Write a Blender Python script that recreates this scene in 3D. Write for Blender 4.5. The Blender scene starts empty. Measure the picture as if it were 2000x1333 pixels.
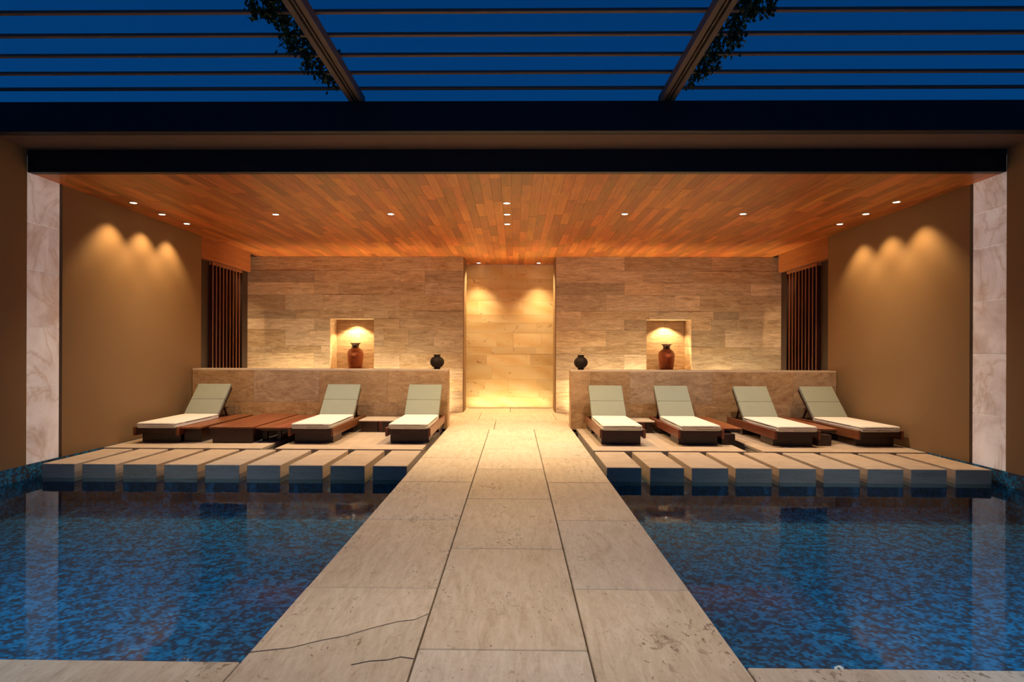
import bpy, bmesh, math, random
from mathutils import Matrix, Vector
random.seed(7)
sc = bpy.context.scene
C = bpy.context.collection

# ---------------------------------------------------------------- camera
cam_d = bpy.data.cameras.new('camera')
cam = bpy.data.objects.new('camera', cam_d); C.objects.link(cam)
cam_d.sensor_fit = 'HORIZONTAL'; cam_d.sensor_width = 36.0; cam_d.lens = 22.5
cam_d.shift_x = 0.00708; cam_d.shift_y = 0.00969
cam_d.clip_start = 0.05; cam_d.clip_end = 200
th, ro = math.atan(0.0157), 0.0038
rh = Vector((math.cos(th), math.sin(th), 0)); dh = Vector((-math.sin(th), math.cos(th), 0)); uh = Vector((0, 0, 1))
R = rh * math.cos(ro) + uh * math.sin(ro); U = uh * math.cos(ro) - rh * math.sin(ro); B = -dh
cam.matrix_world = Matrix(((R.x, U.x, B.x, 0), (R.y, U.y, B.y, 0), (R.z, U.z, B.z, 1.36), (0, 0, 0, 1)))
sc.camera = cam

# ---------------------------------------------------------------- dusk sky
w = bpy.data.worlds.new('dusk_sky'); sc.world = w; w.use_nodes = True
nt = w.node_tree; nt.nodes.clear()
wo = nt.nodes.new('ShaderNodeOutputWorld'); bg = nt.nodes.new('ShaderNodeBackground')
tc = nt.nodes.new('ShaderNodeTexCoord'); sx = nt.nodes.new('ShaderNodeSeparateXYZ'); cr = nt.nodes.new('ShaderNodeValToRGB')
nt.links.new(tc.outputs['Generated'], sx.inputs[0]); nt.links.new(sx.outputs['Z'], cr.inputs[0])
cr.color_ramp.elements[0].position = 0.0; cr.color_ramp.elements[0].color = (0.0008, 0.054, 0.200, 1)
cr.color_ramp.elements[1].position = 1.0; cr.color_ramp.elements[1].color = (0.0004, 0.013, 0.080, 1)
nt.links.new(cr.outputs[0], bg.inputs[0]); nt.links.new(bg.outputs[0], wo.inputs[0])
bg.inputs[1].default_value = 1.0

# ---------------------------------------------------------------- exposure
vs = sc.view_settings
vs.view_transform = 'Standard'; vs.look = 'None'; vs.gamma = 1.0; vs.use_curve_mapping = False
vs.exposure = 0.0
WARM = (1.0, 0.66, 0.31)
SOFT = (1.0, 0.86, 0.70)
MIDC = (1.0, 0.83, 0.62)
P_WASH, P_MID, P_ALC, P_NICHE, P_PERG, P_POOL = 100.0, 285.0, 560.0, 85.0, 175.0, 400.0
E_STRIP = 290.0

# ---------------------------------------------------------------- measures (metres; camera stands over x=0, y=0)
XL, XR, ZC = -5.72, 5.62, 3.435
ZS, ZT, Y1, Y2 = 3.696, 4.016, 6.79, 7.41
YPAR, ZPAR, TPAR = 11.25, 1.03, 0.36
YBACK, YREC = 14.10, 15.37
YBLK, YDECK, YPOOL = 7.513, 8.78, 2.745
WL, WR, JL, JR = -1.189, 1.001, -0.4365, 0.339
ZW, ZPOOL = -0.166, -0.55

# ================================================================ node helpers
class NT:
    def __init__(s, name):
        s.m = bpy.data.materials.new(name); s.m.use_nodes = True; s.t = s.m.node_tree; s.t.nodes.clear()
        s.out = s.n('ShaderNodeOutputMaterial')
    def n(s, typ, **kw):
        nd = s.t.nodes.new(typ)
        for k, v in kw.items(): setattr(nd, k, v)
        return nd
    def l(s, a, b): s.t.links.new(a, b)
    def put(s, sock, v):
        if hasattr(v, 'is_output'): s.l(v, sock)
        else: sock.default_value = v
    def math(s, op, a, b=0.0, c=None, clamp=False):
        nd = s.n('ShaderNodeMath', operation=op); nd.use_clamp = clamp
        s.put(nd.inputs[0], a); s.put(nd.inputs[1], b)
        if c is not None: s.put(nd.inputs[2], c)
        return nd.outputs[0]
    def vmath(s, op, a, b):
        nd = s.n('ShaderNodeVectorMath', operation=op); s.put(nd.inputs[0], a); s.put(nd.inputs[1], b); return nd.outputs[0]
    def pos(s): return s.n('ShaderNodeNewGeometry').outputs['Position']
    def rnd(s):
        a = s.n('ShaderNodeObjectInfo').outputs['Random']; b = s.n('ShaderNodeNewGeometry').outputs['Random Per Island']
        return s.math('FRACT', s.math('ADD', a, b))
    def noise(s, vec, scale=5.0, detail=4.0, rough=0.55, dist=0.0):
        nd = s.n('ShaderNodeTexNoise'); s.put(nd.inputs['Vector'], vec)
        nd.inputs['Scale'].default_value = scale; nd.inputs['Detail'].default_value = detail
        nd.inputs['Roughness'].default_value = rough; nd.inputs['Distortion'].default_value = dist
        return nd.outputs['Fac']
    def vor(s, vec, scale, feature='F1', metric='EUCLIDEAN', rnd=1.0):
        nd = s.n('ShaderNodeTexVoronoi', feature=feature, distance=metric); s.put(nd.inputs['Vector'], vec)
        nd.inputs['Scale'].default_value = scale; nd.inputs['Randomness'].default_value = rnd
        return nd
    def ramp(s, fac, stops, interp='LINEAR'):
        nd = s.n('ShaderNodeValToRGB'); s.put(nd.inputs[0], fac); cr = nd.color_ramp; cr.interpolation = interp
        while len(cr.elements) < len(stops): cr.elements.new(0.5)
        for e, (p, c) in zip(cr.elements, stops):
            e.position = p; e.color = (c, c, c, 1) if not hasattr(c, '__len__') else (*c, 1)
        return nd.outputs[0]
    def mix(s, fac, a, b, blend='MIX'):
        nd = s.n('ShaderNodeMix', data_type='RGBA', blend_type=blend); s.put(nd.inputs[0], fac)
        s.put(nd.inputs[6], a if hasattr(a, 'is_output') else (*a, 1)); s.put(nd.inputs[7], b if hasattr(b, 'is_output') else (*b, 1))
        return nd.outputs[2]
    def hsv(s, col, h=0.5, sat=1.0, v=1.0):
        nd = s.n('ShaderNodeHueSaturation'); s.put(nd.inputs['Hue'], h); s.put(nd.inputs['Saturation'], sat); s.put(nd.inputs['Value'], v)
        s.put(nd.inputs['Color'], col if hasattr(col, 'is_output') else (*col, 1)); return nd.outputs[0]
    def bump(s, h, strength=0.2, dist=0.01):
        nd = s.n('ShaderNodeBump'); s.put(nd.inputs['Height'], h); nd.inputs['Strength'].default_value = strength
        nd.inputs['Distance'].default_value = dist; return nd.outputs[0]
    def bsdf(s, col, rough=0.5, spec=0.5, normal=None, metal=0.0, **kw):
        b = s.n('ShaderNodeBsdfPrincipled'); s.put(b.inputs['Base Color'], col if hasattr(col, 'is_output') else (*col, 1))
        s.put(b.inputs['Roughness'], rough); b.inputs['Specular IOR Level'].default_value = spec; b.inputs['Metallic'].default_value = metal
        if normal is not None: s.l(normal, b.inputs['Normal'])
        for k, v in kw.items(): s.put(b.inputs[k], v)
        s.l(b.outputs[0], s.out.inputs[0]); return s.m
    def mapped(s, scale, offs=None, rot=(0, 0, 0)):
        nd = s.n('ShaderNodeMapping'); s.put(nd.inputs[0], offs if offs is not None else s.pos())
        nd.inputs['Scale'].default_value = scale; nd.inputs['Rotation'].default_value = rot
        return nd.outputs[0]
    def jump(s, r, k=(31.0, 17.0, 23.0)):
        m = s.n('ShaderNodeVectorMath', operation='SCALE'); m.inputs[0].default_value = k; s.put(m.inputs[3], r)
        return s.vmath('ADD', s.pos(), m.outputs[0])

def m_plain(name, col, rough=0.5, spec=0.5, var=0.12, scale=8.0, metal=0.0, bump=0.0):
    t = NT(name); f = t.noise(t.pos(), scale, 5)
    c = t.hsv(col, v=t.math('MULTIPLY_ADD', f, 2 * var, 1 - var))
    return t.bsdf(c, rough, spec, t.bump(f, bump, 0.01) if bump else None, metal)

def m_travertine(name, dark, mid, light, stretch=(0.55, 1.0, 7.0), rot=(0, 0, 0), tile=0.30, rough=0.45, pits=0.0, fine=1.0):
    t = NT(name); r = t.rnd(); p = t.jump(r)
    v = t.mapped(stretch, p, rot)
    n1 = t.noise(v, 1.7, 7, 0.62, 2.2); n2 = t.noise(v, 6.5, 5, 0.68, 1.4); n3 = t.noise(p, 34, 3, 0.6)
    f = t.math('ADD', t.math('MULTIPLY', n1, 0.50), t.math('ADD', t.math('MULTIPLY', n2, 0.42 * fine), t.math('MULTIPLY', n3, 0.10 * fine)))
    c = t.ramp(f, [(0.34, dark), (0.50, mid), (0.66, light)])
    r2 = t.math('FRACT', t.math('MULTIPLY', r, 7.31))
    c = t.hsv(c, sat=t.math('MULTIPLY_ADD', r2, 0.25, 0.88), v=t.math('MULTIPLY_ADD', r, tile, 1 - tile * 0.55))
    h = f
    if pits:
        pm = t.noise(p, 1.7, 3)
        fl = t.noise(t.mapped((1.0, 0.55, 1.0), p, (0, 0, 0.45)), 42.0, 3, 0.65, 0.6)
        pit = t.ramp(t.math('ADD', fl, t.math('MULTIPLY', t.math('SUBTRACT', pm, 0.5), 0.55)), [(0.66, 0.0), (0.70, 1.0)])
        bl = t.noise(t.mapped((1.0, 0.6, 1.0), p, (0, 0, 0.45)), 13.0, 3, 0.6, 0.8)
        pit2 = t.math('MULTIPLY', t.ramp(t.math('ADD', bl, t.math('MULTIPLY', t.math('SUBTRACT', pm, 0.5), 0.4)), [(0.66, 0.0), (0.71, 1.0)]), 0.55)
        pp = t.math('MAXIMUM', pit, pit2)
        c = t.mix(t.math('MULTIPLY', pp, pits), c, (0.16, 0.11, 0.075)); h = t.math('SUBTRACT', f, t.math('MULTIPLY', pp, 0.5))
    return t.bsdf(c, t.math('MULTIPLY_ADD', f, 0.2, rough - 0.1), 0.4, t.bump(h, 0.25, 0.004))

def m_wood(name, dark, mid, light, axis='y', var=0.45, rough=0.4, spec=0.5, dens=1.0):
    t = NT(name); r = t.rnd(); p = t.jump(r)
    s = dict(x=(1.2, 14, 14), y=(14, 1.2, 14), z=(14, 14, 1.2))[axis]; s = tuple(k * dens for k in s)
    v = t.mapped(s, p); n1 = t.noise(v, 1.0, 5, 0.6, 0.8); n2 = t.noise(v, 5.0, 4, 0.6)
    f = t.math('ADD', t.math('MULTIPLY', n1, 0.7), t.math('MULTIPLY', n2, 0.3))
    c = t.ramp(f, [(0.30, dark), (0.5, mid), (0.72, light)])
    r2 = t.math('FRACT', t.math('MULTIPLY', r, 9.7))
    c = t.hsv(c, h=t.math('MULTIPLY_ADD', r2, 0.018, 0.491), v=t.math('MULTIPLY_ADD', r, var, 1 - var * 0.55))
    return t.bsdf(c, t.math('MULTIPLY_ADD', f, 0.2, rough - 0.1), spec, t.bump(f, 0.12, 0.003))

def m_onyx(name):
    t = NT(name); r = t.rnd(); p = t.jump(r, (5.0, 2.0, 3.0))
    warp = t.noise(p, 1.6, 4); 
    v = t.vmath('ADD', t.mapped((1.0, 1.0, 1.7), p), t.n('ShaderNodeCombineXYZ').outputs[0])
    wv = t.n('ShaderNodeTexWave', wave_type='RINGS', rings_direction='Y'); t.put(wv.inputs['Vector'], v)
    wv.inputs['Scale'].default_value = 0.55; wv.inputs['Distortion'].default_value = 8.0; wv.inputs['Detail'].default_value = 3.0; wv.inputs['Detail Scale'].default_value = 0.9
    c = t.ramp(t.math('MULTIPLY_ADD', warp, 0.62, t.math('MULTIPLY', wv.outputs['Fac'], 0.36)), [(0.10, (0.64, 0.45, 0.20)), (0.35, (0.73, 0.58, 0.32)), (0.75, (0.78, 0.68, 0.45))])
    blot = t.math('MULTIPLY', t.math('GREATER_THAN', t.noise(t.mapped((1, 1, 1.6), p), 4.2, 6, 0.75, 1.2), 0.625), 0.75)
    c = t.mix(blot, c, (0.30, 0.16, 0.07))
    c = t.hsv(c, v=t.math('MULTIPLY_ADD', r, 0.22, 0.86))
    return t.bsdf(c, 0.3, 0.5)

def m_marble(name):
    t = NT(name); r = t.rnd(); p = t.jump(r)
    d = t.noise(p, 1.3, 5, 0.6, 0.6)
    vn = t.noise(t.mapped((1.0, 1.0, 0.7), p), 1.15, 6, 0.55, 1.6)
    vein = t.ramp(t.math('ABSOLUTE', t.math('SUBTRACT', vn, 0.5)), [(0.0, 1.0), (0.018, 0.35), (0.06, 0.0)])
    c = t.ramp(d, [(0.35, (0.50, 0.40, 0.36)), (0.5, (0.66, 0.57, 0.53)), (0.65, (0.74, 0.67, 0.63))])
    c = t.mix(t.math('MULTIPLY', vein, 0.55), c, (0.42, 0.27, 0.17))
    return t.bsdf(c, 0.25, 0.5, **{'Emission Color': c, 'Emission Strength': 0.28})  # backlit look put into the marble as emission, no lamp behind

def m_mosaic(name):
    t = NT(name); p = t.pos()
    cell = t.vmath('FLOOR', t.vmath('MULTIPLY', p, (40.0, 40.0, 40.0)), (0, 0, 0))
    wn = t.n('ShaderNodeTexWhiteNoise', noise_dimensions='3D'); t.put(wn.inputs['Vector'], cell)
    big = t.noise(t.vmath('MULTIPLY', cell, (0.025,) * 3), 11.0, 2, 0.5)
    f = t.math('ADD', t.math('MULTIPLY', wn.outputs['Value'], 0.6), t.math('MULTIPLY_ADD', t.math('SUBTRACT', big, 0.5), 1.5, 0.10))
    c = t.ramp(f, [(0.0, (0.055, 0.062, 0.085)), (0.22, (0.045, 0.080, 0.130)), (0.36, (0.026, 0.150, 0.290)), (0.55, (0.032, 0.215, 0.420)), (0.84, (0.06, 0.29, 0.50))], 'CONSTANT')
    fr = t.vmath('FRACTION', t.vmath('MULTIPLY', p, (40.0, 40.0, 40.0)), (0, 0, 0))
    return t.bsdf(c, 0.25, 0.5)

def m_water(name):
    t = NT(name)
    p = t.mapped((1.0, 0.55, 1.0)); n = t.noise(p, 5.5, 3, 0.5, 0.4)
    bmp = t.bump(n, 0.05, 0.02)
    fr = t.n('ShaderNodeFresnel'); fr.inputs[0].default_value = 1.33; t.l(bmp, fr.inputs['Normal'])
    g = t.n('ShaderNodeBsdfGlossy'); g.inputs['Color'].default_value = (0.42, 0.50, 0.64, 1); g.inputs['Roughness'].default_value = 0.02; t.l(bmp, g.inputs['Normal'])
    tr = t.n('ShaderNodeBsdfTransparent'); tr.inputs[0].default_value = (0.80, 0.93, 0.98, 1)
    mx = t.n('ShaderNodeMixShader'); t.l(fr.outputs[0], mx.inputs[0]); t.l(tr.outputs[0], mx.inputs[1]); t.l(g.outputs[0], mx.inputs[2])
    t.l(mx.outputs[0], t.out.inputs[0]); return t.m

def m_emit(name, col, strength):
    t = NT(name); e = t.n('ShaderNodeEmission'); e.inputs[0].default_value = (*col, 1); e.inputs[1].default_value = strength
    t.l(e.outputs[0], t.out.inputs[0]); return t.m

def m_fabric(name, col):
    t = NT(name); p = t.pos(); f = t.noise(t.mapped((220, 220, 220)), 1.0, 2); b = t.noise(p, 6, 3)
    c = t.hsv(col, v=t.math('MULTIPLY_ADD', b, 0.10, 0.95))
    return t.bsdf(c, 0.85, 0.15, t.bump(t.math('MULTIPLY_ADD', b, 2.0, f), 0.12, 0.004), **{'Sheen Weight': 0.15})

def m_vase(name, base, dark, thr):
    t = NT(name); p = t.pos(); a = t.noise(p, 9, 4, 0.6, 0.5); b = t.noise(p, 3.5, 3)
    c = t.hsv(base, v=t.math('MULTIPLY_ADD', b, 0.7, 0.65))
    c = t.mix(t.math('MULTIPLY', t.math('GREATER_THAN', a, thr), 0.85), c, dark)
    return t.bsdf(c, 0.32, 0.5, t.bump(b, 0.1, 0.01))

M = dict(
    plaster=m_plain('olive_brown_plaster', (0.25, 0.152, 0.072), 0.7, 0.25, 0.06, 1.6, bump=0.03),
    wallstone=m_travertine('travertine_wall', (0.27, 0.180, 0.108), (0.52, 0.395, 0.268), (0.74, 0.615, 0.46), tile=0.5, stretch=(0.7, 1.0, 4.4)),
    lowstone=m_travertine('travertine_low_wall', (0.19, 0.100, 0.050), (0.34, 0.208, 0.115), (0.47, 0.32, 0.19), stretch=(1.1, 1.0, 2.8), rot=(0, 0.55, 0), tile=0.16),
    floorstone=m_travertine('travertine_paving', (0.36, 0.28, 0.20), (0.545, 0.455, 0.35), (0.66, 0.57, 0.455), stretch=(4.2, 0.8, 1.0), rot=(0, 0, 0.45), tile=0.12, rough=0.5, pits=0.75, fine=1.2),
    blockstone=m_travertine('travertine_blocks', (0.38, 0.28, 0.205), (0.50, 0.39, 0.295), (0.57, 0.46, 0.355), stretch=(0.9, 1.6, 6.0), tile=0.14, rough=0.5),
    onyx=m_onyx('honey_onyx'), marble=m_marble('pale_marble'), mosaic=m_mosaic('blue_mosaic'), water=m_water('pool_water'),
    ceil=m_wood('teak_ceiling', (0.27, 0.078, 0.017), (0.48, 0.155, 0.034), (0.62, 0.23, 0.06), 'y', 0.62, 0.42),
    ceilback=m_plain('ceiling_shadow_gap', (0.05, 0.02, 0.01), 0.8),
    fascia=m_wood('teak_fascia', (0.24, 0.075, 0.02), (0.36, 0.125, 0.038), (0.45, 0.18, 0.06), 'y', 0.15, 0.42),
    frame=m_wood('dark_hardwood', (0.016, 0.004, 0.002), (0.030, 0.008, 0.004), (0.055, 0.016, 0.008), 'y', 0.3, 0.35),
    lit_rail=m_wood('lit_rail_hardwood', (0.10, 0.028, 0.012), (0.18, 0.055, 0.022), (0.26, 0.09, 0.036), 'y', 0.2, 0.34),  # lounger wood with lamp light put into the colour; frame copy stays dark
    table=m_wood('red_hardwood', (0.14, 0.035, 0.014), (0.22, 0.062, 0.024), (0.30, 0.10, 0.040), 'y', 0.25, 0.35),
    screen=m_wood('screen_wood', (0.10, 0.03, 0.015), (0.22, 0.075, 0.032), (0.32, 0.12, 0.05), 'z', 0.3, 0.4),
    redpanel=m_wood('dark_red_fin', (0.022, 0.005, 0.003), (0.045, 0.011, 0.005), (0.08, 0.02, 0.009), 'z', 0.4, 0.45),
    darkpanel=m_plain('dark_stained_panel', (0.022, 0.009, 0.006), 0.5, 0.4),
    steel=m_plain('black_steel', (0.010, 0.011, 0.016), 0.5, 0.35, 0.2, 3.0),
    soffit=m_plain('grey_brown_soffit', (0.17, 0.105, 0.075), 0.7, 0.2, 0.04, 1.0),
    jamb=m_plain('brown_jamb_panel', (0.20, 0.11, 0.045), 0.6, 0.3, 0.08, 2.0),
    groove=m_plain('black_groove', (0.012, 0.010, 0.009), 0.8),
    slat=m_plain('bronze_louvre', (0.12, 0.085, 0.068), 0.6, 0.3, 0.15, 4.0),
    roof=m_plain('roof_slab_grey', (0.12, 0.12, 0.12), 0.8),
    white=m_fabric('cream_canvas', (0.74, 0.70, 0.65)), sage=m_fabric('sage_canvas', (0.240, 0.258, 0.215)), piping=m_fabric('sage_piping', (0.24, 0.24, 0.18)),
    paletop=m_plain('pale_stone_top', (0.58, 0.47, 0.36), 0.4, 0.5, 0.1),
    terra=m_vase('terracotta_glaze', (0.34, 0.105, 0.045), (0.055, 0.022, 0.012), 0.635),
    terra2=m_vase('terracotta_painted', (0.27, 0.075, 0.035), (0.06, 0.045, 0.03), 0.60),
    neck=m_plain('dark_umber_glaze', (0.055, 0.022, 0.014), 0.3, 0.5, 0.2),
    black=m_plain('black_bronze', (0.014, 0.008, 0.0045), 0.6, 0.18, 0.3, 20.0),
    leaf=m_plain('ivy_leaf', (0.018, 0.045, 0.012), 0.6, 0.3, 0.5, 25.0), stem=m_plain('ivy_stem', (0.05, 0.035, 0.02), 0.8),
    ring=m_plain('satin_nickel', (0.55, 0.5, 0.44), 0.35, 0.5, 0.05, metal=0.8),
    lens=m_emit('lamp_lens', (1.0, 0.86, 0.62), 9.0), strip=m_emit('led_strip_light', (1.0, 0.75, 0.41), E_STRIP), strip_low=m_emit('floor_led_light', (1.0, 0.74, 0.36), 60.0),
    housing=m_plain('dark_lamp_housing', (0.03, 0.028, 0.026), 0.5, 0.5, 0.1, metal=0.3),
)

# ================================================================ mesh helpers
def obj(name, bm, mat, parent=None, smooth=False):
    me = bpy.data.meshes.new(name); bmesh.ops.recalc_face_normals(bm, faces=bm.faces); bm.to_mesh(me); bm.free()
    me.materials.append(M[mat])
    if smooth:
        for p in me.polygons: p.use_smooth = True
    o = bpy.data.objects.new(name, me); C.objects.link(o)
    if parent is not None: o.parent = parent
    return o
def inst(name, me, loc, parent=None):
    o = bpy.data.objects.new(name, me); C.objects.link(o); o.location = loc
    if parent is not None: o.parent = parent
    return o
def tag(o, label, cat, group=None, kind=None):
    o['label'] = label; o['category'] = cat
    if group: o['group'] = group
    if kind: o['kind'] = kind
    return o
def struct(o, label=None):
    o['kind'] = 'structure'
    if label: o['label'] = label
    return o
def empty(name, loc=(0, 0, 0), rz=0.0):
    o = bpy.data.objects.new(name, None); C.objects.link(o); o.location = loc; o.rotation_euler = (0, 0, rz); o.empty_display_size = 0.1
    return o
def box(bm, x0, x1, y0, y1, z0, z1, c=0.0):
    r = bmesh.ops.create_cube(bm, size=1.0)
    vs = r['verts']
    for v in vs:
        v.co.x = x0 if v.co.x < 0 else x1; v.co.y = y0 if v.co.y < 0 else y1; v.co.z = z0 if v.co.z < 0 else z1
    if c > 0:
        es = list({e for v in vs for e in v.link_edges})
        bmesh.ops.bevel(bm, geom=es, offset=c, offset_type='OFFSET', segments=1, profile=0.5, affect='EDGES')
    return bm
def bx(*a, c=0.0): return box(bmesh.new(), *a, c=c)
def lathe(bm, prof, seg=32, rib=None):
    rows = []
    for (r, z) in prof:
        row = []
        for k in range(seg):
            a = 2 * math.pi * k / seg; rr = r * (1 + (rib[1] * math.cos(rib[0] * a) if rib else 0))
            row.append(bm.verts.new((rr * math.cos(a), rr * math.sin(a), z)))
        rows.append(row)
    for a, b in zip(rows, rows[1:]):
        for k in range(seg):
            bm.faces.new((a[k], a[(k + 1) % seg], b[(k + 1) % seg], b[k]))
    return bm
def prism(bm, pts, z0, z1):
    a = [bm.verts.new((x, y, z0)) for x, y in pts]; b = [bm.verts.new((x, y, z1)) for x, y in pts]
    n = len(pts); bm.faces.new(a[::-1]); bm.faces.new(b)
    for i in range(n): bm.faces.new((a[i], a[(i + 1) % n], b[(i + 1) % n], b[i]))
    return bm
def beam(bm, p0, p1, wd, hd, side=Vector((1, 0, 0))):
    p0, p1 = Vector(p0), Vector(p1); d = (p1 - p0).normalized(); s = (side - d * side.dot(d)).normalized(); n = s.cross(d)
    vs = []
    for p in (p0, p1):
        for a, b in ((-1, -1), (1, -1), (1, 1), (-1, 1)): vs.append(bm.verts.new(p + s * a * wd / 2 + n * b * hd / 2))
    for f in ((0, 1, 2, 3), (7, 6, 5, 4), (0, 4, 5, 1), (1, 5, 6, 2), (2, 6, 7, 3), (3, 7, 4, 0)): bm.faces.new([vs[i] for i in f])
    return bm
def light(name, typ, loc, power, col, parent=None, target=None, size=0.04, spot=None, blend=0.5):
    d = bpy.data.lights.new(name, typ); d.energy = power; d.color = col
    if typ in ('POINT', 'SPOT'): d.shadow_soft_size = size
    if typ == 'SPOT': d.spot_size = spot; d.spot_blend = blend
    o = bpy.data.objects.new(name, d); C.objects.link(o); o.location = loc
    if target is not None: o.rotation_euler = (Vector(target) - Vector(loc)).to_track_quat('-Z', 'Y').to_euler()
    if parent is not None:
        o.parent = parent
    return o

# ================================================================ pool basin
def pool(x0, x1, side):
    bm = bmesh.new()
    box(bm, x0, x1, YPOOL - 0.02, YPAR, ZPOOL - 0.1, ZPOOL)
    o = obj('floor_pool_' + side, bm, 'mosaic'); struct(o, 'blue mosaic pool floor %s of the walkway' % side)
    ow = -1 if side == 'left' else 1
    struct(obj('wall_pool_%s_near' % side, bx(x0, x1, YPOOL - 0.12, YPOOL, ZPOOL, -0.062), 'mosaic'), 'blue mosaic near wall of the %s pool' % side)
    struct(obj('wall_pool_%s_ledge' % side, bx(x0, x1, YBLK + 0.22, YBLK + 0.40, ZPOOL, -0.217), 'mosaic'), 'blue mosaic wall under the blocks of the %s pool' % side)
    struct(obj('floor_pool_%s_ledge' % side, bx(x0, x1, YBLK + 0.40, YPAR, -0.29, -0.217), 'mosaic'), 'blue mosaic shelf under the %s decks' % side)
    if side == 'left': a, b = (XL - 0.12, XL), (WL, WL + 0.05)
    else: b, a = (WR - 0.05, WR), (XR, XR + 0.12)
    struct(obj('wall_pool_%s_outer' % side, bx(*a, YPOOL, YPAR, ZPOOL, 0.0), 'mosaic'), 'blue mosaic outer wall of the %s pool' % side)
    struct(obj('wall_pool_%s_walkway' % side, bx(*b, YPOOL, YPAR, ZPOOL, -0.062), 'mosaic'), 'blue mosaic wall of the %s pool under the walkway' % side)
    bm = bmesh.new()
    n = 2; vs = [bm.verts.new(c) for c in ((x0, YPOOL, ZW), (x1, YPOOL, ZW), (x1, YPAR, ZW), (x0, YPAR, ZW))]; bm.faces.new(vs)
    o = obj('pool_water', bm, 'water'); tag(o, 'still blue pool water on the %s side of the stone walkway' % side, 'water')
pool(XL, WL, 'left'); pool(WR, XR, 'right')

# ================================================================ floor
floor = struct(obj('floor', bx(WL + 0.05, WR - 0.05, -1.0, YBACK, -1.2, -0.062), 'groove'), 'pale travertine walkway and terrace paving')
g = 0.004
def slab(x0, x1, y0, y1, z=0.0, th=0.06): return obj('paving_slab', bx(x0 + g, x1 - g, y0 + g, y1 - g, z - th, z, c=0.004), 'floorstone', floor)
def steps(first, end, pitch=1.485):
    r = [first]
    while r[-1] + pitch < end - 0.3: r.append(r[-1] + pitch)
    return r + [end]
YE = 11.07
for x0, x1, f0 in ((WL, JL, 0.68), (JL, JR, -0.06), (JR, WR, 0.69)):
    ys = steps(f0, YE)
    for a, b in zip(ys, ys[1:]):
        if x0 == WL and abs(a - (0.68 + 1.485)) < 0.02:      # the cracked slab, in three broken pieces
            zt = 0.0
            c1 = [(WL + g, 2.86), (-1.02, 2.905), (-0.90, 2.985), (-0.80, 3.035), (-0.69, 3.125), (-0.58, 3.20), (-0.50, 3.225), (JL - g, 3.30)]
            c2 = [(JL - g, 2.815), (-0.50, 2.83), (-0.56, 2.80), (-0.63, 2.79), (-0.70, 2.755)]
            k = 0.006
            obj('paving_slab', prism(bmesh.new(), [(x, y + k) for x, y in c1] + [(JL - g, b - g), (WL + g, b - g)], -0.06, 0.0), 'floorstone', floor)
            low = [(WL + g, a + g), (JL - g, a + g)] + [(x, y - k) for x, y in c2] + [(-0.705, 2.755)] + [(x, y + k) for x, y in c2[::-1]] + [(x, y - k) for x, y in c1[::-1]]
            obj('paving_slab', prism(bmesh.new(), low, -0.06, 0.0), 'floorstone', floor)
            continue
        slab(x0, x1, a, b)
# terrace behind the low walls and alcove floor
obj('subfloor', bx(XL - 1.2, XR + 1.2, YE, YREC + 0.3, -0.3, -0.062), 'groove', floor)
for x0, x1 in ((WL, JR - 0.7), (JR - 0.7, WR)): slab(x0, x1, YE, YE + 1.5)
for i in range(9):
    x0 = XL - 1.2 + i * 1.55; 
    if x0 < XR + 1.0: slab(x0, min(x0 + 1.55, XR + 1.2), YE + 1.5, YBACK + 0.03)
for x0, x1 in ((XL - 1.2, -4.2), (-4.2, -2.7), (-2.7, WL), (WR, 2.6), (2.6, 4.1), (4.1, XR + 1.2)): slab(x0, x1, YPAR + TPAR, YE + 1.5)
for x0, x1 in ((-1.2, -0.1), (-0.1, 0.98)): slab(x0, x1, YBACK + 0.03, YREC)
# near terrace beside the walkway
for side, (a, b) in (('left', (XL - 0.4, WL)), ('right', (WR, XR + 0.4))):
    obj('subfloor', bx(a, b, -1.0, YPOOL - 0.13, -0.4, -0.062), 'groove', floor)
    n = 3; st = (b - a) / n
    for i in range(n):
        slab(a + i * st, a + (i + 1) * st, 1.3, YPOOL + 0.03); slab(a + i * st, a + (i + 1) * st, -0.2, 1.3)

# ================================================================ side walls
def sidewall(sgn):
    X = XL if sgn < 0 else XR; side = 'left' if sgn < 0 else 'right'
    xs = (X - 0.3, X) if sgn < 0 else (X, X + 0.3)
    o = struct(obj('wall_' + side, bx(*xs, 8.00, 11.58, 0.0, ZC + 0.25), 'plaster'), 'olive brown plaster wall on the %s with washes of lamp light' % side)
    o2 = struct(obj('wall_%s_front' % side, bx(*xs, 2.0, Y2, 0.0, ZS), 'plaster'), 'olive brown plaster wall beside the pool on the %s' % side)
    # marble pier of stacked slabs
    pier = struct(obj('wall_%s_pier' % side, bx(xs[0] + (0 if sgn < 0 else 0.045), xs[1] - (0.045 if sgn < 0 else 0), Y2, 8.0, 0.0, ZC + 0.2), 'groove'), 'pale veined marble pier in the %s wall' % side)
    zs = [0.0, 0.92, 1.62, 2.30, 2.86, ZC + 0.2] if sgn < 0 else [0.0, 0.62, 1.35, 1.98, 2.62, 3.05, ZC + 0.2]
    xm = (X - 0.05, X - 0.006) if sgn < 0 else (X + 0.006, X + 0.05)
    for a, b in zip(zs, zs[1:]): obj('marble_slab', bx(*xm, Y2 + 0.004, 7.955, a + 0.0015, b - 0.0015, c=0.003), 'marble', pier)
    return o
sidewall(-1); sidewall(1)

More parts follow.
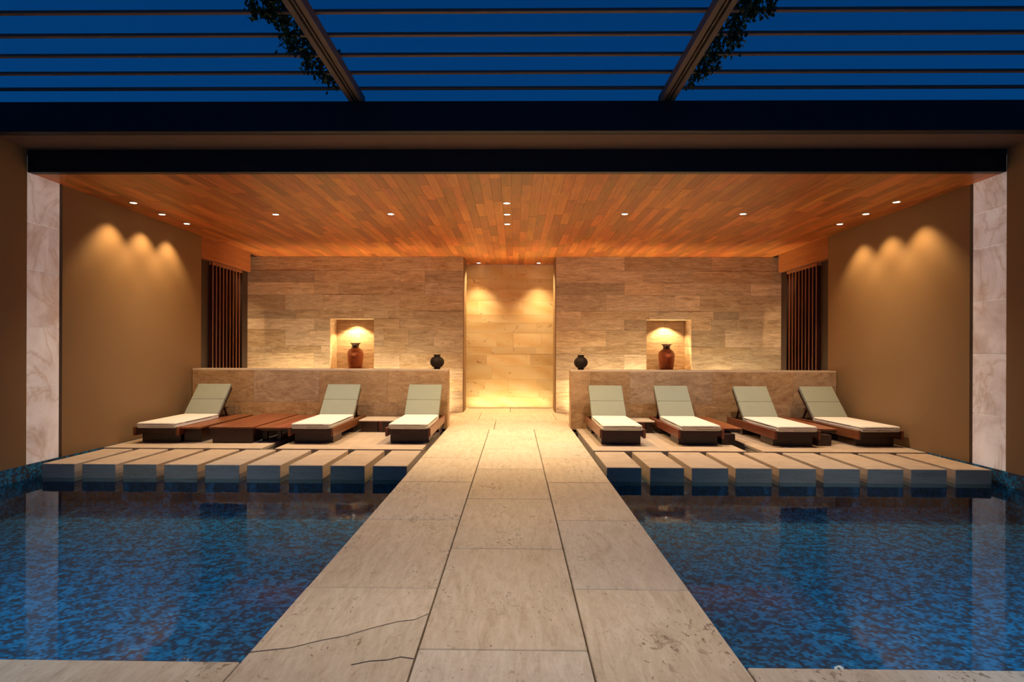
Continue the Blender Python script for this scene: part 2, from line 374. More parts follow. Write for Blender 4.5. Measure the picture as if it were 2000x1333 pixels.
# ================================================================ beams, soffit, roof
struct(obj('trim_roof_beam', bx(-9, 9, Y1, Y1 + 0.12, ZS, ZT, c=0.004), 'steel'), 'black steel roof edge beam under the louvres')
struct(obj('trim_soffit', bx(-9, 9, Y1 + 0.12, Y2 + 0.02, ZS, ZS + 0.2), 'soffit'), 'grey brown soffit strip between the two black beams')
struct(obj('trim_front_beam', bx(XL, XR, Y2, Y2 + 0.10, ZC, ZS, c=0.003), 'steel'), 'black steel beam along the front of the timber ceiling')
struct(obj('roof', bx(-9, 9, Y1 + 0.12, YREC + 1.0, ZS + 0.2, ZT), 'roof'), 'flat roof slab over the pavilion')

# ================================================================ timber ceiling: planks
ceil = struct(obj('ceiling', bx(XL - 0.9, XR + 0.9, Y2 + 0.10, YREC + 0.1, ZC + 0.016, ZC + 0.05), 'ceilback'), 'teak plank ceiling with recessed downlights')
pw = 0.128; planks = []
ncol = int((XR - XL) / pw)
pw = (XR - XL) / ncol
rr = random.Random(3)
for i in range(ncol):
    y = Y2 + 0.10 - rr.uniform(0, 0.7); x0 = XL + i * pw
    yend = YREC if -1.15 < x0 + pw / 2 < 0.93 else YBACK
    while y < yend:
        L = rr.uniform(0.55, 1.5); y1 = min(y + L, yend)
        if yend - y1 < 0.25: y1 = yend
        a = max(y, Y2 + 0.10)
        if y1 - a > 0.05: planks.append((x0, x0 + pw, a, y1))
        y = y1
planks.sort(key=lambda p: -((p[1] - p[0]) * (1.0 / p[2] - 1.0 / p[3]) / (0.5 * (p[2] + p[3]))))
rest = bmesh.new()
for k, (a, b, c, d) in enumerate(planks):
    z = ZC + rr.uniform(0, 0.0025)
    if k < 300: obj('plank', bx(a + 0.0012, b - 0.0012, c + 0.001, d - 0.001, z, ZC + 0.018), 'ceil', ceil)
    else: box(rest, a + 0.0012, b - 0.0012, c + 0.001, d - 0.001, z, ZC + 0.018)
o = obj('far_planks', rest, 'ceil', ceil); o['kind'] = 'stuff'

# ================================================================ back walls in travertine courses with niches
def stone_wall(name, x0, x1, niche, seed, rows, label):
    rnd = random.Random(seed)
    nx0, nx1, nz0, nz1 = niche; nd = 0.54
    bm = bmesh.new(); t = 0.03
    box(bm, x0, nx0 - t, YBACK + t, YBACK + 0.75, 0, ZC); box(bm, nx1 + t, x1, YBACK + t, YBACK + 0.75, 0, ZC)
    box(bm, nx0 - t, nx1 + t, YBACK + t, YBACK + 0.75, 0, nz0 - t); box(bm, nx0 - t, nx1 + t, YBACK + t, YBACK + 0.75, nz1 + t, ZC)
    box(bm, nx0 - t, nx1 + t, YBACK + nd + t, YBACK + 0.75, nz0 - t, nz1 + t)
    w = struct(obj(name, bm, 'wallstone'), label)
    gg = 0.0012
    def tile(a, b, c, d):
        f = YBACK - rnd.uniform(0, 0.004)
        obj('stone_tile', bx(a + gg, b - gg, f, YBACK + t, c + gg, d - gg, c=0.0015), 'wallstone', w)
    for (z0, z1) in rows:
        x = x0; 
        while x < x1 - 1e-4:
            L = rnd.choice((0.55, 0.85, 1.1, 1.5, 1.9)); e = min(x + L, x1)
            if x1 - e < 0.3: e = x1
            if z1 <= nz0 + 1e-4 or z0 >= nz1 - 1e-4 or e <= nx0 or x >= nx1: tile(x, e, z0, z1)
            else:
                if x < nx0: tile(x, nx0, z0, z1)
                if e > nx1: tile(nx1, e, z0, z1)
            x = e
    # niche lining
    for (z0, z1) in rows:
        a, b = max(z0, nz0), min(z1, nz1)
        if b - a < 0.02: continue
        m = (nx0 + nx1) / 2 + rnd.uniform(-0.2, 0.2)
        for p, q in ((nx0, m), (m, nx1)): obj('stone_tile', bx(p + gg, q - gg, YBACK + nd, YBACK + nd + t, a + gg, b - gg), 'wallstone', w)
        obj('stone_tile', bx(nx0 - t, nx0, YBACK + 0.002, YBACK + nd + t, a + gg, b - gg), 'wallstone', w)
        obj('stone_tile', bx(nx1, nx1 + t, YBACK + 0.002, YBACK + nd + t, a + gg, b - gg), 'wallstone', w)
    obj('niche_sill', bx(nx0 - t, nx1 + t, YBACK + 0.002, YBACK + nd + t, nz0 - t, nz0), 'wallstone', w)
    obj('niche_head', bx(nx0 - t, nx1 + t, YBACK + 0.002, YBACK + nd + t, nz1, nz1 + t), 'wallstone', w)
    return w
cz = [0.0, 0.29, 0.46, 0.72, 0.96, 1.30, 1.46, 1.822, 2.06, 2.235, 2.592, 2.863, 3.124, ZC]
rows = list(zip(cz, cz[1:]))
stone_wall('wall_back_left', XL - 0.22, -1.145, (-4.086, -3.116, 0.955, 2.06), 11, rows, 'travertine back wall left of the alcove with a lit niche')
stone_wall('wall_back_right', 0.905, XR + 0.22, (2.892, 3.869, 0.955, 2.06), 23, rows, 'travertine back wall right of the alcove with a lit niche')

# alcove lined in onyx
alc = struct(obj('wall_alcove', bx(-1.5, 1.3, YREC + 0.03, YREC + 0.25, 0, ZC), 'groove'), 'honey coloured onyx wall at the back of the central alcove')
az = [0.0, 0.25, 0.42, 0.68, 1.01, 1.285, 1.45, 1.78, 2.035, 2.23, 2.56, 2.83, 3.09, ZC]
ra = random.Random(5)
for k, (a, b) in enumerate(zip(az, az[1:])):
    cuts = [-1.18] + sorted(ra.uniform(-0.9, 0.7) for _ in range(2 if k % 2 else 3)) + [0.96]
    cuts = [cuts[0]] + [c for p, c in zip(cuts, cuts[1:]) if c - p > 0.2 or c == 0.96]
    for p, q in zip(cuts, cuts[1:]): obj('onyx_tile', bx(p + 0.001, q - 0.001, YREC - ra.uniform(0, 0.002), YREC + 0.03, a + 0.001, b - 0.001, c=0.001), 'onyx', alc)
for nm, xa, xb in (('wall_alcove_left', -1.21, -1.18), ('wall_alcove_right', 0.96, 0.99)):
    o = struct(obj(nm, bx(xa, xb, YBACK + 0.75, YREC + 0.03, 0, ZC), 'jamb'), 'stone jamb of the alcove')

for nm, xa, xb in (('trim_jamb_left', -1.1448, -1.13), ('trim_jamb_right', 0.89, 0.9048)):
    struct(obj(nm, bx(xa, xb, YBACK + 0.06, YBACK + 0.76, 0, ZC - 0.001, c=0.002), 'jamb'), 'brown jamb panel at the side of the alcove opening')

# ================================================================ side timber fascias, screens
def screen(sgn):
    side = 'left' if sgn < 0 else 'right'; X = XL if sgn < 0 else XR
    fx = (X - 0.16, X) if sgn < 0 else (X, X + 0.16)
    struct(obj('trim_fascia_' + side, bx(*fx, 11.585, YBACK - 0.35, 3.05, ZC + 0.01, c=0.002), 'fascia'), 'teak fascia board over the %s slatted screen' % side)
    bk = (X - 1.12, X - 1.0) if sgn < 0 else (X + 1.0, X + 1.12)
    struct(obj('wall_corridor_' + side, bx(*bk, 11.3, YBACK + 0.5, 0, ZC), 'fascia'), 'timber lined passage wall behind the %s screen' % side)
    e = empty('slatted_screen', (X + sgn * 0.03, 12.6, 0)); tag(e, 'dark timber slatted screen beside the %s end of the low walls' % side, 'screen')
    sx = sgn
    def loc(a, b): return (a, b) if sgn > 0 else (-b, -a)
    ya, yb = 11.60 - 12.6, 13.68 - 12.6
    o = obj('side_panel', bx(*loc(0.06, 0.10), ya, -0.52, 0.0, 3.04, c=0.003), 'darkpanel', e)
    o = obj('side_panel', bx(*loc(0.0, 0.10), 0.80, yb, 0.0, 3.04, c=0.003), 'darkpanel', e)
    obj('top_rail', bx(*loc(0.0, 0.05), -0.52, 0.80, 2.98, 3.04, c=0.002), 'screen', e)
    obj('bottom_rail', bx(*loc(0.0, 0.05), -0.52, 0.80, 0.0, 0.08, c=0.002), 'screen', e)
    for k in range(9): 
        y = -0.52 + k * 0.147
        sl = obj('slat', bx(*loc(0.006, 0.11), y, y + 0.04, 0.08, 2.98, c=0.002), 'redpanel', e)
        obj('edge_strip', bx(*loc(0.0, 0.0055), y + 0.002, y + 0.038, 0.08, 2.98), 'screen', sl)
    return e
screen(-1); screen(1)

# ================================================================ low walls in front of the terrace
def low_wall(name, x0, x1, up, dn, label):
    w = struct(obj(name, bx(x0 + 0.025, x1 - 0.025, YPAR + 0.025, YPAR + TPAR - 0.025, 0, ZPAR - 0.03), 'groove'), label)
    gg = 0.001
    for (z0, z1), cuts in (((0.44, ZPAR - 0.028), up), ((-0.02, 0.44), dn)):
        cs = [x0] + cuts + [x1]
        for a, b in zip(cs, cs[1:]):
            for ya, yb in ((YPAR, YPAR + 0.025), (YPAR + TPAR - 0.025, YPAR + TPAR)): obj('stone_slab', bx(a + gg, b - gg, ya, yb, z0 + gg, z1 - gg, c=0.0015), 'lowstone', w)
        for xa, xb in ((x0, x0 + 0.025), (x1 - 0.025, x1)): obj('stone_slab', bx(xa, xb, YPAR + 0.026, YPAR + TPAR - 0.026, z0 + gg, z1 - gg), 'lowstone', w)
    n = 4; st = (x1 - x0) / n
    for i in range(n): obj('coping_stone', bx(x0 + i * st + gg, x0 + (i + 1) * st - gg, YPAR, YPAR + TPAR, ZPAR - 0.028, ZPAR, c=0.002), 'blockstone', w)
low_wall('wall_low_left', XL + 0.01, -1.18, [-4.62, -3.45, -2.24], [-4.95, -3.68, -2.9, -2.05], 'low travertine wall behind the left loungers')
low_wall('wall_low_right', 0.985, XR - 0.01, [1.33, 2.017, 2.447, 3.464, 4.141, 4.87], [1.7, 2.75, 3.9, 4.9], 'low travertine wall behind the right loungers')

# ================================================================ decks and stepping blocks
def deck(x0, x1, label):
    e = empty('stone_deck', ((x0 + x1) / 2, (YDECK + YPAR) / 2, 0)); tag(e, label, 'deck')
    w = x1 - x0; l = YPAR - YDECK - 0.004
    o = obj('deck_bed', bx(-w / 2 + 0.01, w / 2 - 0.01, -l / 2 + 0.01, l / 2, -0.215, -0.042), 'blockstone', e)
    n = 2
    for i in range(n):
        for j in range(2):
            obj('deck_slab', bx(-w / 2 + i * w / n + 0.002 * i, -w / 2 + (i + 1) * w / n - 0.002 * (1 - i), -l / 2 + j * l / 2 + .002 * j, -l / 2 + (j + 1) * l / 2 - .002 * (1 - j), -0.04, 0.0, c=0.003), 'blockstone', e)
deck(XL + 0.02, -3.50, 'travertine deck under the leftmost lounger and the cushionless platform')
deck(-3.31, -1.275, 'travertine deck under the two loungers left of the walkway')
deck(1.085, 3.17, 'travertine deck under the two loungers right of the walkway')
deck(3.40, XR - 0.02, 'travertine deck under the two loungers by the right wall')
ordn = ['first', 'second', 'third', 'fourth', 'fifth', 'sixth', 'seventh', 'eighth', 'ninth']
LB = [(-5.609, -5.222), (-5.13, -4.731), (-4.639, -4.241), (-4.149, -3.752), (-3.661, -3.252), (-3.161, -2.766), (-2.662, -2.262), (-2.171, -1.765), (-1.668, -1.265)]
RB = [(1.082, 1.488), (1.589, 1.985), (2.075, 2.50), (2.584, 3.006), (3.089, 3.516), (3.604, 4.024), (4.113, 4.526), (4.614, 5.026), (5.126, 5.538)]
for side, lst in (('left', LB), ('right', RB)):
    for i, (a, b) in enumerate(lst):
        o = obj('stone_block', bx(-(b - a) / 2, (b - a) / 2, 0, 8.68 - YBLK, -0.215, 0, c=0.006), 'blockstone'); o.location = ((a + b) / 2, YBLK, 0)
        k = ordn[i] if side == 'left' else ordn[8 - i]
        tag(o, 'travertine block at the edge of the %s pool, %s from the %s wall' % (side, k, side), 'stone block', 'travertine blocks at the %s pool edge' % side)

# ================================================================ loungers
def cushion(bm, x0, x1, y0, y1, z0, z1, r=0.03, puff=0.012):
    t = bmesh.new(); box(t, x0, x1, y0, y1, z0, z1)
    bmesh.ops.subdivide_edges(t, edges=t.edges[:], cuts=4, use_grid_fill=True)
    cx, cy, hx, hy, hz, mz = (x0 + x1) / 2, (y0 + y1) / 2, (x1 - x0) / 2, (y1 - y0) / 2, (z1 - z0) / 2, (z0 + z1) / 2
    for v in t.verts:
        u, vv = (v.co.x - cx) / hx, (v.co.y - cy) / hy
        if v.co.z > mz: v.co.z += puff * (1 - u ** 4) * (1 - vv ** 4)
    es = [e for e in t.edges if len(e.link_faces) == 2 and e.calc_face_angle(0) > 0.9]
    bmesh.ops.bevel(t, geom=es, offset=r, segments=4, profile=0.6, affect='EDGES')
    me = bpy.data.meshes.new('tmp'); t.to_mesh(me); t.free(); bm.from_mesh(me); bpy.data.meshes.remove(me); return bm
FL = 2.0; FW = 0.66
def make_lounger():
    e = empty('sun_lounger')
    h = FW / 2
    for s in (-1, 1):
        a, b = (-h, -h + 0.035) if s < 0 else (h - 0.035, h)
        obj('side_rail', bx(a, b, 0, FL, 0.112, 0.236, c=0.003), 'lit_rail', e)
    obj('front_rail', bx(-h + 0.036, h - 0.036, 0.012, 0.042, 0.150, 0.222, c=0.002), 'frame', e)
    obj('rear_rail', bx(-h + 0.036, h - 0.036, FL - 0.04, FL - 0.01, 0.130, 0.222, c=0.002), 'frame', e)
    for k in range(11):
        y = 0.06 + k * 0.176
        obj('slat', bx(-h + 0.036, h - 0.036, y, y + 0.12, 0.190, 0.212, c=0.002), 'frame', e)
    for y in (0.16, FL - 0.62): obj('base', bx(-h + 0.045, h - 0.045, y, y + 0.46, 0.0, 0.150, c=0.003), 'frame', e)
    HY, HZ, AN, BL = 1.36, 0.232, math.radians(44), 0.70
    s = obj('seat_cushion', cushion(bmesh.new(), -h + 0.043, h - 0.043, 0.004, HY + 0.02, 0.214, 0.300, 0.034), 'white', e, True)
    # reclined back: frame, cushion of two padded panels, strut
    mt = Matrix.Translation((0, HY, HZ)) @ Matrix.Rotation(AN, 4, 'X')
    def tilt(bm): bmesh.ops.transform(bm, matrix=mt, verts=bm.verts); return bm
    bf = bmesh.new()
    for a, b in ((-h + 0.05, -h + 0.085), (h - 0.085, h - 0.05)): box(bf, a, b, 0.0, BL, -0.045, 0.0, c=0.002)
    for y in (0.05, 0.33, 0.62): box(bf, -h + 0.086, h - 0.086, y, y + 0.06, -0.035, -0.008, c=0.002)
    obj('backrest_frame', tilt(bf), 'frame', e)
    bc = bmesh.new(); cushion(bc, -h + 0.045, h - 0.045, 0.035, 0.355, 0.002, 0.066, 0.016, 0.006); cushion(bc, -h + 0.045, h - 0.045, 0.357, BL + 0.015, 0.002, 0.066, 0.016, 0.006)
    c = obj('back_cushion', tilt(bc), 'sage', e, True); c['label'] = 'sage green reclined back cushion'
    pp = bmesh.new(); box(pp, -h + 0.05, h - 0.05, 0.3515, 0.3605, 0.02, 0.059); obj('seam', tilt(pp), 'piping', c)
    top = mt @ Vector((0, 0.36, -0.03))
    for x in (-h + 0.1, h - 0.1): obj('support_strut', beam(bmesh.new(), (x, top.y, top.z), (x, top.y + 0.17, 0.215), 0.025, 0.03), 'frame', e)
    return e
def copy_tree(o, parent=None):
    c = o.copy(); C.objects.link(c)
    if parent is not None: c.parent = parent
    for ch in list(o.children): copy_tree(ch, c)
    return c
proto = make_lounger()
LG = [(-5.20, 9.19, 0.0, 'cushioned sun lounger against the left wall, leftmost of all'),
      (-2.95, 9.21, 0.0, 'cushioned sun lounger between the red timber tables and the small pale-topped table, left side'),
      (-1.545, 9.25, 0.0, 'cushioned sun lounger nearest the walkway on its left'),
      (1.555, 9.21, 0.0, 'cushioned sun lounger nearest the walkway on its right'),
      (2.68, 9.23, 0.0, 'cushioned sun lounger second to the right of the walkway'),
      (4.03, 9.17, 0.5, 'cushioned sun lounger third to the right of the walkway'),
      (5.23, 9.21, 2.5, 'cushioned sun lounger against the right wall, rightmost of all')]
for i, (x, y, a, lb) in enumerate(LG):
    o = proto if i == 0 else copy_tree(proto)
    o.location = (x, y, 0); o.rotation_euler = (0, 0, math.radians(a)); tag(o, lb, 'sun lounger', 'cushioned sun loungers on the stone decks')

# platform lounger laid flat, without cushion
e = empty('flat_lounger', (-4.14, 9.27, 0)); tag(e, 'flat red timber lounger platform without cushion, between two cushioned loungers', 'sun lounger')
h = 0.325
for k in range(5): obj('board', bx(-h + k * 0.13 + 0.002, -h + (k + 1) * 0.13 - 0.002, 0, 1.97, 0.212, 0.236, c=0.002), 'table', e)
obj('front_panel', bx(-h + 0.05, h - 0.005, 0.02, 0.05, 0.0, 0.210, c=0.003), 'frame', e)
for s in (-1, 1): obj('side_rail', bx(*((-h, -h + 0.035) if s < 0 else (h - 0.035, h)), 0.052, 1.95, 0.115, 0.210, c=0.002), 'frame', e)
for y in (0.10, 1.45): obj('base', bx(-h + 0.06, h - 0.06, y, y + 0.42, 0, 0.205, c=0.003), 'frame', e)

def long_table(x0, x1, y0, y1, label, mat='table', n=3, zt=0.225, leg=(0.05, 0.05), lead=0.1, open_=False):
    cx = (x0 + x1) / 2; hw = (x1 - x0) / 2; L = y1 - y0
    e = empty('side_table', (cx, y0, 0)); tag(e, label, 'table', 'low timber tables between the loungers')
    for k in range(n): obj('board', bx(-hw + k * 2 * hw / n + 0.0015, -hw + (k + 1) * 2 * hw / n - 0.0015, 0, L, zt - 0.025, zt, c=0.002), mat, e)
    obj('apron', bx(-hw + 0.02, hw - 0.02, max(lead, 0.03), L - 0.05, zt - 0.065, zt - 0.026, c=0.002), 'frame', e)
    for y in (lead, L - 0.45):
        if open_:
            for a_, b_ in ((-hw + 0.03, -hw + 0.10), (0.0, 0.06)): obj('leg', bx(a_, b_, y + 0.1, y + 0.16, 0, zt - 0.066, c=0.003), 'frame', e)
        else: obj('leg', bx(-hw + leg[0], hw - leg[1], y, y + 0.44, 0, zt - 0.066, c=0.003), 'frame', e)
long_table(-4.862, -4.585, 9.23, 11.17, 'narrow timber ledge table pressed against the leftmost lounger', n=2, zt=0.232, leg=(-0.0, 0.02), lead=0.12)
long_table(-3.80, -3.30, 9.32, 11.20, 'wide orange timber table beside the cushionless platform', n=4, open_=True)
long_table(3.025, 3.37, 9.52, 11.20, 'low timber table between the second and third loungers right of the walkway', leg=(0.0, 0.15), lead=-0.13)
long_table(4.40, 4.78, 9.52, 11.20, 'low timber table between the two loungers nearest the right wall', leg=(0.0, 0.19), lead=-0.18)
def small_table(x0, x1, y0, y1, label):
    cx = (x0 + x1) / 2; hw = (x1 - x0) / 2; L = y1 - y0
    e = empty('small_table', (cx, y0, 0)); tag(e, label, 'table', 'small pale topped tables')
    o = obj('table_top', bx(-hw, hw, 0, L, 0.185, 0.205, c=0.003), 'paletop', e); o['label'] = 'pale stone table top'
    for a, b in ((-hw + 0.03, -0.02), (0.06, hw - 0.03)): obj('leg', bx(a, b, 0.05, 0.09, 0, 0.184, c=0.002), 'frame', e)
    obj('centre_post', bx(-0.02, 0.06, 0.10, 0.14, 0.0, 0.184, c=0.002), 'table', e)
    obj('back_panel', bx(-hw + 0.03, hw - 0.03, L - 0.05, L - 0.02, 0, 0.184, c=0.002), 'frame', e)
small_table(-2.58, -1.93, 10.55, 11.15, 'small pale-topped table left of the walkway between two loungers')
small_table(1.93, 2.32, 10.62, 11.15, 'small pale-topped table right of the walkway between two loungers')

# ================================================================ vases
def big_vase(loc, mat, label, s=1.0):
    e = empty('terracotta_vase', loc); tag(e, label, 'vase')
    body = [(0.0, 0), (0.138, 0), (0.145, 0.01), (0.162, 0.10), (0.176, 0.22), (0.180, 0.30), (0.176, 0.36), (0.155, 0.405), (0.120, 0.438), (0.088, 0.46)]
    nk = [(0.0885, 0.459), (0.076, 0.485), (0.075, 0.51), (0.092, 0.545), (0.122, 0.565), (0.132, 0.57), (0.124, 0.572), (0.088, 0.545), (0.066, 0.51), (0.066, 0.46)]
    obj('body', lathe(bmesh.new(), body, 40), mat, e, True); o = obj('neck', lathe(bmesh.new(), nk, 40), 'neck', e, True); o['label'] = 'dark flared neck'
big_vase((-3.60, 14.40, 0.956), 'terra', 'terracotta vase with flared dark neck in the left wall niche')
big_vase((3.40, 14.40, 0.956), 'terra2', 'terracotta vase with dark painted motifs in the right wall niche')
def small_vase(loc, label, rib):
    e = empty('black_vase', loc); tag(e, label, 'vase')
    n = 14; body = []
    for k in range(n + 1):
        a = -1.12 + 2.18 * k / n; body.append((0.119 * math.cos(a) ** 0.9, 0.128 + 0.105 * math.sin(a)))
    obj('body', lathe(bmesh.new(), body, 60, (10, rib)), 'black', e, True)
    obj('foot', lathe(bmesh.new(), [(0, 0), (0.056, 0), (0.056, 0.03), (0.054, 0.045)], 32), 'black', e)
    obj('neck', lathe(bmesh.new(), [(0.058, 0.212), (0.056, 0.235), (0.062, 0.258), (0.056, 0.262), (0.048, 0.235), (0.0, 0.225)], 32), 'black', e)
small_vase((-1.385, 11.40, ZPAR), 'small round ribbed black vase on the left low wall', 0.06)
small_vase((1.175, 11.40, ZPAR), 'small round black vase on the right low wall', 0.03)

# ================================================================ recessed downlights
def downlight(x, y, z, power, label, target=None, spot=1.7, blend=0.7, group='recessed ceiling downlights', r=0.045, col=WARM):
    e = empty('recessed_downlight', (x, y, z)); tag(e, label, 'downlight', group)
    obj('trim_ring', lathe(bmesh.new(), [(r + 0.012, 0.0), (r + 0.012, -0.005), (r, -0.006), (r, 0.0)], 24), 'ring', e, False)
    bm = bmesh.new(); lathe(bm, [(r, -0.0035), (0.001, -0.0035)], 24); obj('lens', bm, 'lens', e)
    if power: light('lamp', 'SPOT', (0, 0, -0.02), power, col, e, (target[0], target[1], target[2]) if target else (0, 0, -1), 0.03, spot, blend)
for s, X, T in (('left', XL, [(-5.39, 8.95), (-5.41, 9.72), (-5.40, 10.44)]), ('right', XR, [(5.25, 8.90), (5.25, 9.67), (5.25, 10.44)])):
    for k, (x, y) in enumerate(T): downlight(x, y, ZC, P_WASH, 'recessed downlight along the %s wall, %s from the front beam' % (s, ordn[k]), spot=1.8, blend=0.6)
for x, y, lb in ((-3.66, 9.72, 'recessed ceiling downlight above the wide orange table'), (-1.89, 9.69, 'recessed ceiling downlight left of the middle row'),
                 (-0.12, 8.97, 'recessed downlight in the middle row, nearest the front beam'), (-0.125, 9.71, 'recessed downlight in the middle row, centre one of three'), (-0.13, 10.45, 'recessed downlight in the middle row, farthest from the front beam'),
                 (1.65, 9.68, 'recessed ceiling downlight right of the middle row'), (3.42, 9.67, 'recessed ceiling downlight above the second and third right loungers')):
    downlight(x, y, ZC, P_MID * (0.72 if abs(x) < 1 else 1.0), lb, spot=2.4, blend=1.0, col=(1.0, 0.68, 0.30) if abs(x) < 1 else MIDC)
downlight(-0.86, 15.09, ZC, P_ALC, 'left downlight in front of the onyx alcove wall', spot=1.75, blend=1.0, target=(0, -0.36, -1))
downlight(0.555, 15.08, ZC, P_ALC, 'right downlight in front of the onyx alcove wall', spot=1.75, blend=1.0, target=(0, -0.36, -1))
downlight(-3.62, 14.42, 2.06, P_NICHE, 'tiny downlight in the head of the left niche', spot=2.1, blend=0.35, r=0.03, col=(1.0, 0.62, 0.26))
downlight(3.40, 14.42, 2.06, P_NICHE, 'tiny downlight in the head of the right niche', spot=2.1, blend=0.35, r=0.03, col=(1.0, 0.62, 0.26))

# unseen LED strips added on the floor behind the low walls, washing the back wall upwards
for x0, x1, lb in ((-5.6, -1.5, 'linear uplight hidden behind the left low wall'), (1.25, 5.5, 'linear uplight hidden behind the right low wall')):
    e = empty('linear_uplight', ((x0 + x1) / 2, 13.72, 0)); tag(e, lb, 'uplight')
    L = (x1 - x0) / 2
    obj('channel', bx(-L, L, -0.03, 0.03, 0.0, 0.03), 'housing', e)
    obj('shield', bx(-L, L, -0.05, -0.035, 0.0, 0.14), 'housing', e)
    obj('diffuser', bx(-L + 0.01, L - 0.01, -0.02, 0.02, 0.0301, 0.036), 'strip', e)

e = empty('linear_uplight', (-0.11, 15.16, 0)); tag(e, 'unseen linear uplight set in the floor at the foot of the onyx wall', 'uplight')  # unseen strip added to even the light on the onyx
obj('channel', bx(-0.98, 0.98, -0.022, 0.022, 0.0, 0.004), 'housing', e)
obj('shield', bx(-0.98, 0.98, -0.03, -0.0225, 0.0, 0.014), 'ring', e)
obj('diffuser', bx(-0.97, 0.97, -0.016, 0.016, 0.0041, 0.007), 'strip_low', e)

# passage lamps behind the screens
for X in (XL - 0.62, XR + 0.62):
    sd = 'left' if X < 0 else 'right'
    downlight(X, 13.0, ZC, 120.0, 'downlight in the passage behind the %s screen' % sd, spot=1.9, blend=0.6, group=None)

# ================================================================ pergola louvres over the pool terrace
pg = empty('pergola', (0, Y1, ZT)); tag(pg, 'bronze louvre pergola above the pool with two twin rafters', 'pergola')
inv = Matrix.Translation((0, -Y1, -ZT))
for X in (-1.705, 1.605, -6.4, 6.3):
    for p, q, z0, z1, nm, mt_ in ((-0.075, -0.028, 0.001, 0.084, 'rafter', 'slat'), (0.028, 0.075, 0.001, 0.084, 'rafter', 'slat'), (-0.0275, 0.0275, 0.04, 0.084, 'track', 'steel'), (-0.006, 0.006, 0.006, 0.0395, 'track_rib', 'slat')):
        o = obj(nm, bx(X + p, X + q, 1.0, Y1 + 0.11, ZT + z0, ZT + z1), mt_, pg); o.matrix_parent_inverse = inv
for k in range(14):
    y = 6.70 - k * 0.38
    o = obj('louvre', bx(-6.5, 6.4, y - 0.021, y + 0.021, ZT + 0.085, ZT + 0.111, c=0.003), 'slat', pg); o.matrix_parent_inverse = inv
# added fill spotlights on the rafters, out of view, to brighten the walkway
k = 0
for X, sd in ((-1.705, 'left'), (1.605, 'right')):
    for y, wh in ((4.3, 'far'), (2.2, 'near')):
        e = empty('fill_spot', (X, y, ZT)); tag(e, 'added fill lamp under the %s rafter, %s one' % (sd, wh), 'fill_spot', 'added fill lamps under the rafters')
        obj('housing', lathe(bmesh.new(), [(0, 0.0), (0.045, 0.0), (0.045, -0.14), (0.038, -0.14), (0.038, -0.11), (0, -0.11)], 20), 'housing', e)
        light('lamp', 'SPOT', (0, 0, -0.16), P_PERG, SOFT, e, ((-0.05 - X) * 0.55, -0.1, -4.2), 0.05, 1.15, 0.9)

# unseen lamps added under the louvres to light up the two pool floors
for X, sd in ((-3.75, 'left'), (3.65, 'right')):
    for y, wh in ((4.42, 'far'), (2.90, 'near')):
        e = empty('fill_spot', (X, y, ZT)); tag(e, 'added fill lamp under the louvres over the %s pool, %s one' % (sd, wh), 'fill_spot', 'added fill lamps over the pools')
        obj('housing', lathe(bmesh.new(), [(0, 0.0), (0.045, 0.0), (0.045, -0.14), (0.038, -0.14), (0.038, -0.11), (0, -0.11)], 20), 'housing', e)
        obj('drop_rod', bx(-0.006, 0.006, -0.006, 0.006, 0.0, 0.085), 'housing', e)
        light('lamp', 'SPOT', (0, 0, -0.16), P_POOL, (0.72, 0.88, 1.0), e, (0, 0.2 if wh == 'near' else 0.95, -4.2), 0.05, 1.25, 1.0)

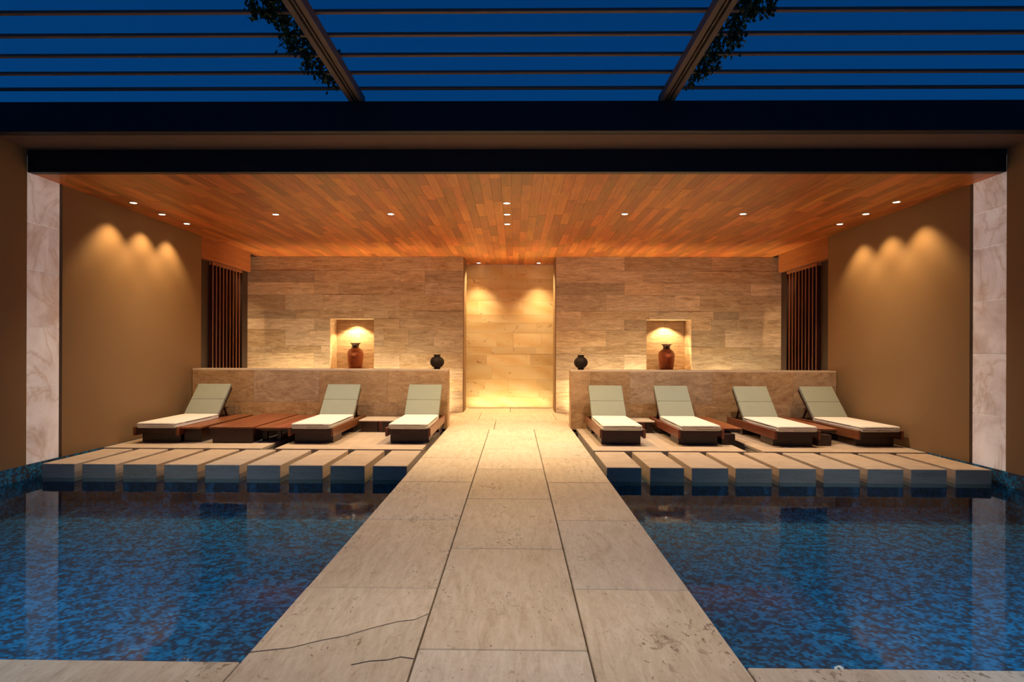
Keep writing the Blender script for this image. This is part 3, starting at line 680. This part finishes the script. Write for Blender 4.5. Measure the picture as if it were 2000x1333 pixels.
# ================================================================ ivy hanging from the pergola
def ivy(strands, seed, label):
    rnd = random.Random(seed); e = empty('hanging_ivy', (strands[0][0][0][0], strands[0][0][0][1], ZT + 0.24)); tag(e, label, 'vine')
    o0 = Vector(e.location); st = bmesh.new(); lf = bmesh.new()
    for pts, n, spread in strands:
        P = [Vector(p) for p in pts]
        for a, b in zip(P, P[1:]): beam(st, a - o0, b - o0, 0.008, 0.008, Vector((0.3, 1, 0.2)))
        for _ in range(int(n * 2.2)):
            u = rnd.random() * (len(P) - 1); i = int(u); c = P[i].lerp(P[i + 1], u - i)
            c = c + Vector((rnd.gauss(0, spread), rnd.gauss(0, spread), rnd.gauss(-0.02, spread * 0.7))) - o0
            s = rnd.uniform(0.012, 0.028); q = Matrix.Rotation(rnd.uniform(0, 6.28), 3, 'Z') @ Matrix.Rotation(rnd.gauss(1.2, 0.5), 3, 'X')
            vs = [lf.verts.new(c + q @ Vector(v) * s) for v in ((0, -1, 0), (0.75, -0.2, 0.15), (0, 1.1, 0), (-0.75, -0.2, 0.15), (0, -0.1, -0.08))]
            for t in ((0, 1, 4), (1, 2, 4), (2, 3, 4), (3, 0, 4)): lf.faces.new([vs[k] for k in t])
    obj('stem', st, 'stem', e); o = obj('foliage', lf, 'leaf', e); o['kind'] = 'stuff'
def mk(sg):
    rx = -1.79 if sg < 0 else 1.69
    def q(dx, y, dz): return (rx + sg * dx, y, ZT + dz)
    return [([q(0.02, 4.7, 0.27), q(0.03, 5.4, 0.25), q(0.02, 6.1, 0.24), q(0.02, 6.72, 0.22)], 190, 0.035),
            ([q(0.06, 4.9, 0.25), q(0.12, 5.2, 0.20), q(0.13, 5.35, 0.05), q(0.11, 5.40, -0.09)], 210, 0.045),
            ([q(0.14, 5.0, 0.25), q(0.20, 5.1, 0.14), q(0.19, 5.15, 0.04)], 130, 0.04),
            ([q(0.26, 5.0, 0.25), q(0.32, 5.05, 0.14), q(0.30, 5.1, 0.02)], 60, 0.022),
            ([q(0.02, 5.5, 0.25), q(0.10, 5.75, 0.16), q(0.11, 5.85, -0.06)], 140, 0.035),
            ([q(0.02, 5.9, 0.25), q(0.10, 6.1, 0.12), q(0.09, 6.2, 0.0)], 90, 0.035),
            ([q(0.02, 6.2, 0.22), q(0.08, 6.4, 0.10), q(0.05, 6.45, 0.02)], 45, 0.03)]
ivy(mk(-1), 5, 'dark ivy hanging beside the left pergola rafter'); ivy(mk(1), 9, 'dark ivy hanging beside the right pergola rafter')
sc.cycles.diffuse_bounces = 6; sc.cycles.max_bounces = 12; sc.cycles.transparent_max_bounces = 12
sc.cycles.caustics_reflective = False; sc.cycles.caustics_refractive = False; sc.cycles.sample_clamp_indirect = 6.0
